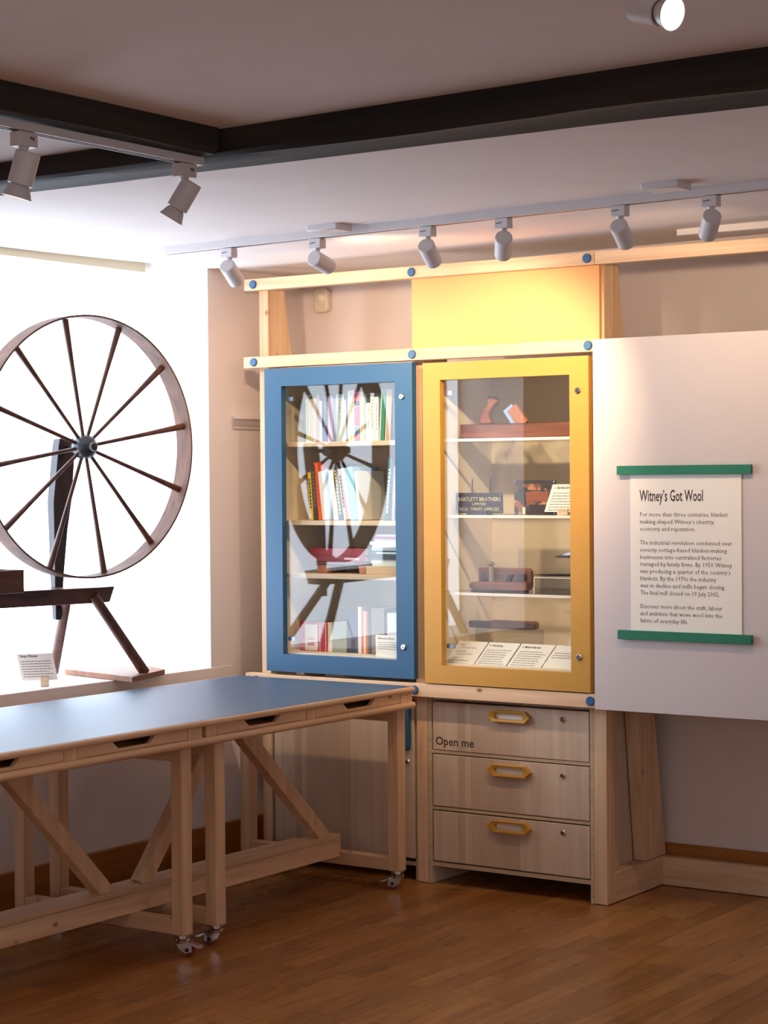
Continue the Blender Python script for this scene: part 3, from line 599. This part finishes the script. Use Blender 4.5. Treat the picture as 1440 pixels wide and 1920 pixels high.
book('dark violet book at the right end of the top shelf', -.156, 1.653, .024, .16, (74, 62, 90), .2, 0, .10, 'books on the top shelf')
S2 = [(-.5565, .0155, .187, (232, 200, 30), -3.8, 'yellow book with black lettering', print_(.187, (40, 34, 20), .3, .7, seed=3)), (-.5400, .0225, .215, (70, 50, 46), -4.2, 'dark brown patterned book', print_(.215, (120, 90, 70), .2, .8, seed=5)),
 (-.5165, .0180, .225, (232, 96, 20), -5.6, 'orange book', print_(.225, (180, 50, 20), .4, .6, seed=9)), (-.4975, .034, .19, (236, 232, 228), -6.6, 'thick white book', None), (-.4625, .0175, .2, (150, 186, 208), -7.2, 'pale blue book', None),
 (-.4440, .0240, .195, (240, 240, 240), -8, 'white book', None), (-.4190, .0225, .22, (38, 34, 26), -8.6, 'black book with yellow lettering', print_(.22, (208, 180, 50), .3, .7, a=.1, b=.9, seed=8)),
 (-.3945, .033, .2, (226, 212, 220), -8.2, 'pinkish white book', print_(.2, (120, 110, 130), .1, .3, seed=11)), (-.3605, .033, .205, (140, 200, 222), -7.6, 'sky blue book', None), (-.3265, .015, .19, (244, 240, 232), -6.4, 'slim ivory book', None)]
for x, w_, h_, c, tl, lb, ex in S2:
    book(lb+' leaning left on the second shelf of the blue cupboard', x, 1.3485+abs(math.sin(math.radians(tl)))*0, w_-.0008, h_, c, .18, tl, .11, 'leaning books on the second shelf', ex)
bk = thing('booklet', 'pale green-grey booklet facing forward on the second shelf', 'booklet', (-.25, .3, 1.3485)); bk.rotation_euler = (math.radians(-10), 0, 0); bk['_o'] = (0, 0, 0)
MB().box(-.065, .12, 0, .006, 0, .235).build('cover', bm_((206, 216, 208)), bk); MB().box(-.055, .1, -.0006, 0, .045, .14).build('picture', bm_((120, 140, 140)), bk)
MB().box(-.01, .05, -.0006, 0, .19, .194).box(-.04, .08, -.0006, 0, .165, .168).build('print', 'inkl', bk)
book('dark teal book with white lettering leaning right on the second shelf', -.2070, 1.349, .019, .24, (40, 92, 92), .18, 5, .11, 'upright books at the right of the second shelf', print_(.24, (236, 240, 240), .3, .75, n=9, a=.12, b=.8, seed=2))
book('charcoal book right of the teal one on the second shelf', -.1870, 1.349, .011, .225, (72, 66, 66), .18, 4.6, .11, 'upright books at the right of the second shelf')
book('silver-grey book near the right end of the second shelf', -.1740, 1.349, .014, .205, (176, 172, 182), .18, 3.4, .11, 'upright books at the right of the second shelf')
book('plum coloured book at the right end of the second shelf', -.1580, 1.349, .014, .20, (120, 50, 96), .18, 2, .11, 'upright books at the right of the second shelf')
# third shelf: red books on a wooden stand, and a pile
st = thing('book_stand', 'reddish-brown wooden stand under the two red books', 'stand', (-.42, .17, 1.1425))
MB().box(-.565, -.295, .12, .26, 1.176, 1.188).build('board', 'oldx', st, bevel=.003)
for x in (-.535, -.335): MB().prism([(x, 1.1425), (x+.045, 1.1425), (x+.05, 1.176), (x-.006, 1.176)], 'y', .125, .255).build('leg', 'orange', st, bevel=.002)
def flat(label, x0, x1, z0, z1, rgb, y0=.10, y1=.28, group='', name='book', ex=None, rot=0):
    t = thing(name, label, 'book', ((x0+x1)/2, (y0+y1)/2, z0), group)
    MB().box(x0, x1, y0, y1, z0, z0+.0018).box(x0, x1, y0, y1, z1-.0018, z1).box(x0, x0+.002, y0, y1, z0+.0018, z1-.0018).box(x0, x1, y0, y0+.0018, z0+.0018, z1-.0018).build('cover', bm_(rgb), t)
    MB().box(x0+.002, x1-.002, y0+.002, y1-.002, z0+.002, z1-.002).build('pages', 'paper', t)
    if ex: MB().box(x0+ex[0], x0+ex[1], y0-.0005, y0+.0001, z0+(z1-z0)*.35, z0+(z1-z0)*.65).build('spine_print', bm_(ex[2]), t)
    t.rotation_euler = (0, 0, 0); return t
flat('wine red book lying on the wooden stand, under another', -.565, -.297, 1.1885, 1.212, (128, 24, 34), .11, .25, 'red books on the stand', ex=(.17, .24, (226, 200, 200)))
flat('wine red book on top of its twin on the wooden stand', -.565, -.30, 1.2125, 1.240, (146, 28, 38), .115, .255, 'red books on the stand')
z = 1.1425
PL = [(.032, -.285, (198, 170, 132), 'thick tan book at the bottom of the pile'), (.012, -.258, (206, 214, 196), 'pale sage book low in the pile'), (.0115, -.266, (238, 226, 204), 'cream book below the dark ones in the pile'), (.016, -.270, (50, 56, 66), 'charcoal book in the pile'),
      (.019, -.268, (28, 84, 90), 'dark teal book with pale lettering in the pile'), (.010, -.262, (236, 236, 236), 'thin white book just above the teal one'), (.012, -.255, (220, 228, 236), 'bluish white book in the pile'), (.010, -.268, (246, 238, 224), 'ivory book jutting out of the pile'),
      (.010, -.25, (236, 232, 236), 'white book in the upper pile'), (.008, -.244, (204, 110, 150), 'pink-edged book near the top of the pile'), (.009, -.24, (240, 230, 214), 'cream booklet topping the pile')]
for i, (h_, x0, c, lb) in enumerate(PL):
    flat(lb+', third shelf', x0, -.06, z, z+h_, c, .095+.004*(i % 3), .26, 'pile of books on the third shelf', ex=(.03, .16, (226, 230, 226)) if i in (4,) else None); z += h_+.0004
# bottom of the blue cupboard
bz = .8355
book('red book at the left end of the cupboard floor', -.622, bz, .021, .112, (186, 40, 56), .15, 0, .12, 'books on the cupboard floor')
book('red book between the cream card and the cream book', -.524, bz, .040, .112, (190, 44, 58), .15, 0, .12, 'books on the cupboard floor', [(.0, .112, (226, 200, 190), .0, .08), (.0, .112, (226, 200, 190), .7, .78)])
bk = thing('slipcase', 'red slipcase with a cream printed front on the cupboard floor', 'slipcase', (-.565, .12, bz)); MB().box(-.6, -.527, .12, .27, bz, bz+.108).build('case', bm_((190, 44, 58)), bk)
MB().box(-.594, -.534, .1185, .12, bz+.003, bz+.104).build('printed_front', bm_((232, 222, 204)), bk); MB().box(-.582, -.548, .118, .1185, bz+.045, bz+.05).box(-.58, -.55, .118, .1185, bz+.02, bz+.034).build('print', bm_((200, 90, 80)), bk)
book('cream book right of the red ones on the cupboard floor', -.4835, bz, .019, .115, (226, 206, 172), .15, 0, .12, 'books on the cupboard floor')
book('broad grey-green book on the cupboard floor', -.4635, bz, .068, .118, (140, 140, 118), .15, 0, .12, 'books on the cupboard floor')
book('dark blue book near the middle of the cupboard floor', -.394, bz, .052, .15, (44, 42, 74), .15, 0, .125, 'books on the cupboard floor')
book('pale cream book in the middle of the cupboard floor', -.340, bz, .0155, .18, (226, 214, 196), .15, 0, .12, 'books on the cupboard floor')
for i, (x, w_, c, lb) in enumerate(((-.3235, .0095, (214, 100, 70), 'coral'), (-.3135, .0085, (236, 216, 186), 'straw'), (-.3045, .0095, (206, 110, 60), 'rust'), (-.2945, .0085, (90, 74, 66), 'umber'), (-.2855, .006, (40, 70, 66), 'bottle green'))):
    book('thin '+lb+' booklet standing on the cupboard floor', x, bz, w_, .163, c, .15, 0, .12, 'thin booklets on the cupboard floor')
book('thick grey-brown cloth book on the cupboard floor', -.278, bz, .060, .177, (132, 116, 106), .15, 0, .12, 'books on the cupboard floor')
book('off-white book behind the reference card on the cupboard floor', -.212, bz, .06, .16, (222, 220, 214), .15, 0, .13, 'books on the cupboard floor')
ya_ = Vector((0, .35, .94))
card('label_card', 'white reference library card leaning in the blue cupboard', 'label', (-.205, .045, bz), (1, 0, 0), Vector((-.26, .35, .9)), .125, .088, 'Reference Library', .0125, 4, .0085, top=.12)

# ------------------------------------------------------------------ exhibits in the mustard cupboard
jp = thing('jointer_plane', 'long dark wooden jointer plane with open tote on the top shelf', 'plane', (.36, .16, 1.6525))
MB().box(.126, .612, .125, .19, 1.6525, 1.707).build('body', 'oldx', jp, bevel=.004)
tt = [(.200, .0), (.203, .02), (.208, .045), (.216, .056), (.232, .068), (.236, .078), (.232, .098), (.240, .103), (.262, .101), (.284, .086), (.272, .074), (.258, .062), (.246, .046), (.242, .032), (.246, .014), (.250, .0)]
MB().prism([(a, 1.7065+b) for a, b in tt], 'y', .142, .17).build('tote', 'oldx', jp, bevel=.006)
MB().bar((.385, .157, 1.700), (.335, .157, 1.765), .045, .018, (0, 1, 0)).build('wedge', 'orange', jp, bevel=.002)
MB().bar((.362, .157, 1.702), (.315, .157, 1.766), .045, .004, (0, 1, 0)).build('iron', 'steel', jp)
# enamel sign on a prong stand
sg = thing('name_plate', 'black registered offices name plate with cream lettering on the second shelf', 'sign', (.21, .12, 1.3725))
MB().box(.111, .314, .118, .122, 1.3775, 1.453).build('plate', 'plate', sg)
for s_, size, wd_, z_ in (("BARTLETT BROTHERS", .0205, .183, 1.4225), ("LIMITED", .0135, .06, 1.4072), ("REGI  TERED OFFICES", .0178, .170, 1.3865)):
    v_, f_ = line_mesh(sg, s_, z_, wd_, size, 'gold', .2125-wd_/2, .1172); MB().add(v_, f_).build('lettering', 'gold', sg)
for x, z_ in ((.1175, 1.383), (.1175, 1.4475), (.3075, 1.383), (.3075, 1.4475)): MB().lathe([(0, -.002), (.0025, -.001), (.0025, 0)], (x, .118, z_), (0, 1, 0), 12).build('screw', 'brass', sg)
ps = thing('prong_stand', 'dark two-pronged stand holding the black name plate', 'stand', (.215, .13, 1.3725))
MB().box(.166, .254, .106, .115, 1.3725, 1.388).box(.166, .254, .1155, .15, 1.3725, 1.376).build('base', 'ebony', ps)
for x in (.176, .255): MB().tube((x, .128, 1.376), (x+.002, .128, 1.505), .0036, .0017, 10).build('prong', 'ebony', ps)
pp = thing('photo_plate', 'colour photograph of a workshop interior on the second shelf', 'photograph', (.44, .14, 1.3725))
MB().box(.358, .532, .128, .132, 1.3725, 1.498).build('print', 'photo', pp)
MB().box(.358, .532, .1275, .128, 1.485, 1.498).box(.404, .52, .1275, .128, 1.458, 1.462).box(.42, .53, .1275, .128, 1.3725, 1.41).build('dark_area', bm_((58, 46, 40)), pp)
MB().box(.408, .50, .1272, .1279, 1.42, 1.456).build('red_area', bm_((150, 82, 54)), pp)
MB().box(.392, .405, .1270, .1274, 1.374, 1.4).build('light_area', bm_((226, 214, 196)), pp)
for x in (.363, .527):
    for z_ in (1.378, 1.4925): MB().lathe([(0, -.003), (.003, -.002), (.003, 0)], (x, .1272, z_), (0, 1, 0), 12).build('pin', 'chrome', pp)
block_z = 1.3725
card('label_card', 'white slanted label card on a small wooden block beside the workshop photograph', 'label', (.500, .10, 1.384), (1, 0, 0), Vector((.2, .25, .95)), .15, .104, '2. Bartlett Brothers', .0135, 7, .0105, (.04, .022, .078), top=.1)
# third shelf
rp = thing('router_plane', 'small dark wooden moulding plane with a brass thumbscrew on the third shelf', 'plane', (.28, .16, 1.0885))
vs = [(.168, 1.1), (.163, 1.108), (.168, 1.118), (.18, 1.124), (.412, 1.124), (.412, 1.098), (.385, 1.094), (.19, 1.094)]
MB().prism(vs, 'y', .12, .16).build('fence', 'oldx', rp, bevel=.002)
MB().prism([(.182, 1.105), (.182, 1.172), (.185, 1.175), (.398, 1.175), (.408, 1.165), (.412, 1.105)], 'y', .1605, .178).build('body', 'oldx', rp, bevel=.003)
MB().prism([(.30, 1.126), (.318, 1.150), (.338, 1.152), (.322, 1.126)], 'y', .154, .1602).build('mouth', 'dark', rp)
MB().tube((.247, .145, 1.125), (.247, .145, 1.18), .010, n=16).lathe([(0, 1.199), (.009, 1.198), (.014, 1.192), (.013, 1.187), (.006, 1.182), (.006, 1.178)], (.247, .145, 0), (0, 0, 1), 20).build('thumbscrew', 'brass', rp)
MB().box(.20, .235, .148, .1602, 1.13, 1.155).box(.355, .385, .148, .1602, 1.128, 1.155).build('fitting', 'ebony', rp, bevel=.003)
MB().box(.17, .39, .125, .175, 1.0885, 1.0935).build('underplate', 'dark', rp)
a1 = thing('acrylic_stand', 'low clear acrylic block stand under the thin blade', 'stand', (.53, .14, 1.0885)); MB().box(.452, .64, .105, .19, 1.0885, 1.146).build('block', 'acr', a1)
MB().box(.4515, .4545, .1035, .105, 1.0885, 1.146).box(.452, .64, .1035, .105, 1.1445, 1.147).build('edge', 'acredge', a1)
a2 = thing('acrylic_stand', 'taller clear acrylic stand under the blue-grey blade', 'stand', (.6, .24, 1.0885)); MB().box(.565, .655, .20, .27, 1.0885, 1.2).build('block', 'acr', a2)
MB().box(.5645, .5675, .1985, .2, 1.0885, 1.2).build('edge', 'acredge', a2)
def blade(name, label, x0, x1, y, z, hh, m, tilt):
    t = thing(name, label, 'blade', (x0, y, z)); vs = []; n = 12
    for i in range(n+1):
        s_ = i/n; ww = hh*math.sin(PI*min(1, s_*.75+.0))**.7 if i else .0006; xx = x0+(x1-x0)*s_; zz = z+tilt*s_
        vs += [(xx, y, zz-ww/2), (xx, y-.004, zz), (xx, y, zz+ww/2), (xx, y+.004, zz)]
    mb = MB(); mb.add(vs, [(i*4+k, (i+1)*4+k, (i+1)*4+(k+1) % 4, i*4+(k+1) % 4) for i in range(n) for k in range(4)]+[(0,1,2,3), tuple(n*4+k for k in (3,2,1,0))], True); mb.build('blade', m, t)
    return t
b1 = blade('shuttle_blade', 'blue-grey pointed steel blade on the tall acrylic stand', .462, .66, .235, 1.216, .026, 'steel', .022)
MB().lathe([(0, -.006), (.004, -.005), (.004, 0)], (.568, .232, 1.223), (0, 1, 0), 14).box(.572, .61, .228, .2295, 1.222, 1.2245).build('rivet', 'dark', b1)
blade('thin_blade', 'thin dark steel blade lying on the low acrylic stand', .415, .66, .14, 1.1535, .009, 'ebony', .003)
# cupboard floor: tool handle on a clear riser, four labels, a printed sheet
a3 = thing('acrylic_riser', 'clear acrylic riser under the wooden tool handle on the cupboard floor', 'stand', (.3, .2, .8245)); MB().box(.16, .42, .17, .23, .8245, .9485).build('block', 'acr', a3)
th_ = thing('tool_handle', 'reddish wooden bar tool on the clear riser above the labels', 'tool', (.3, .2, .949))
MB().prism([(.131, .949), (.128, .968), (.132, .975), (.232, .975), (.236, .949), (.23, .9488)], 'y', .175, .20).build('head', 'ebony', th_, bevel=.002)
MB().prism([(.225, .949), (.225, .979), (.408, .979), (.416, .973), (.416, .956), (.408, .950)], 'y', .172, .205).build('handle', 'oldx', th_, bevel=.003)
up_ = Vector((.40, .42, .80))
for i, (x, wd_, ttl, lb) in enumerate(((.092, .125, '', 'leftmost slanted label with a numbered list'), (.222, .132, '4. Workshop', 'slanted label headed Workshop'), (.360, .140, '3. Malachi Bartlett', 'slanted label headed with the number three'), (.506, .13, '', 'rightmost slanted label, half hidden by the door frame'))):
    c = card('label_card', lb+' on the mustard cupboard floor', 'label', (x, .065, .8245), (1, 0, 0), up_, wd_, .098, ttl, .0125, 0 if i == 0 else (7 if ttl else 3), .0098, None, 'slanted label cards on the cupboard floor', top=.12)
    if i == 0:
        nn = Vector((1, 0, 0)).cross(up_.normalized()); u2 = up_.normalized(); p = Vector((x, .065, .8245))
        for k, s_ in enumerate(('1  Plane', '2  Plane & iron', '3  Chisel')):
            text_mesh(s_, .0095, 'ink', c, 'list_lettering', lambda a, b, k=k: p+Vector((1, 0, 0))*(.01+a)+u2*(.078-k*.028+b)+nn*.0005, .85)
            mb = MB(); scribble(mb, 1, .09, .0018, .01, lambda a, b, k=k: p+Vector((.022+a, 0, 0))+u2*(.068-k*.028+b)+nn*.0005); mb.build('body_lettering', 'inkl', c)
card('printed_sheet', 'tall pale printed sheet leaning behind the labels at the right', 'paper', (.468, .27, .8245), (1, 0, 0), Vector((.28, .25, .93)), .19, .215, '', .01, 12, .014, None, top=.05, ragged=.5)

# the helper property is not part of the scene description
for o in bpy.data.objects:
    if '_o' in o: del o['_o']
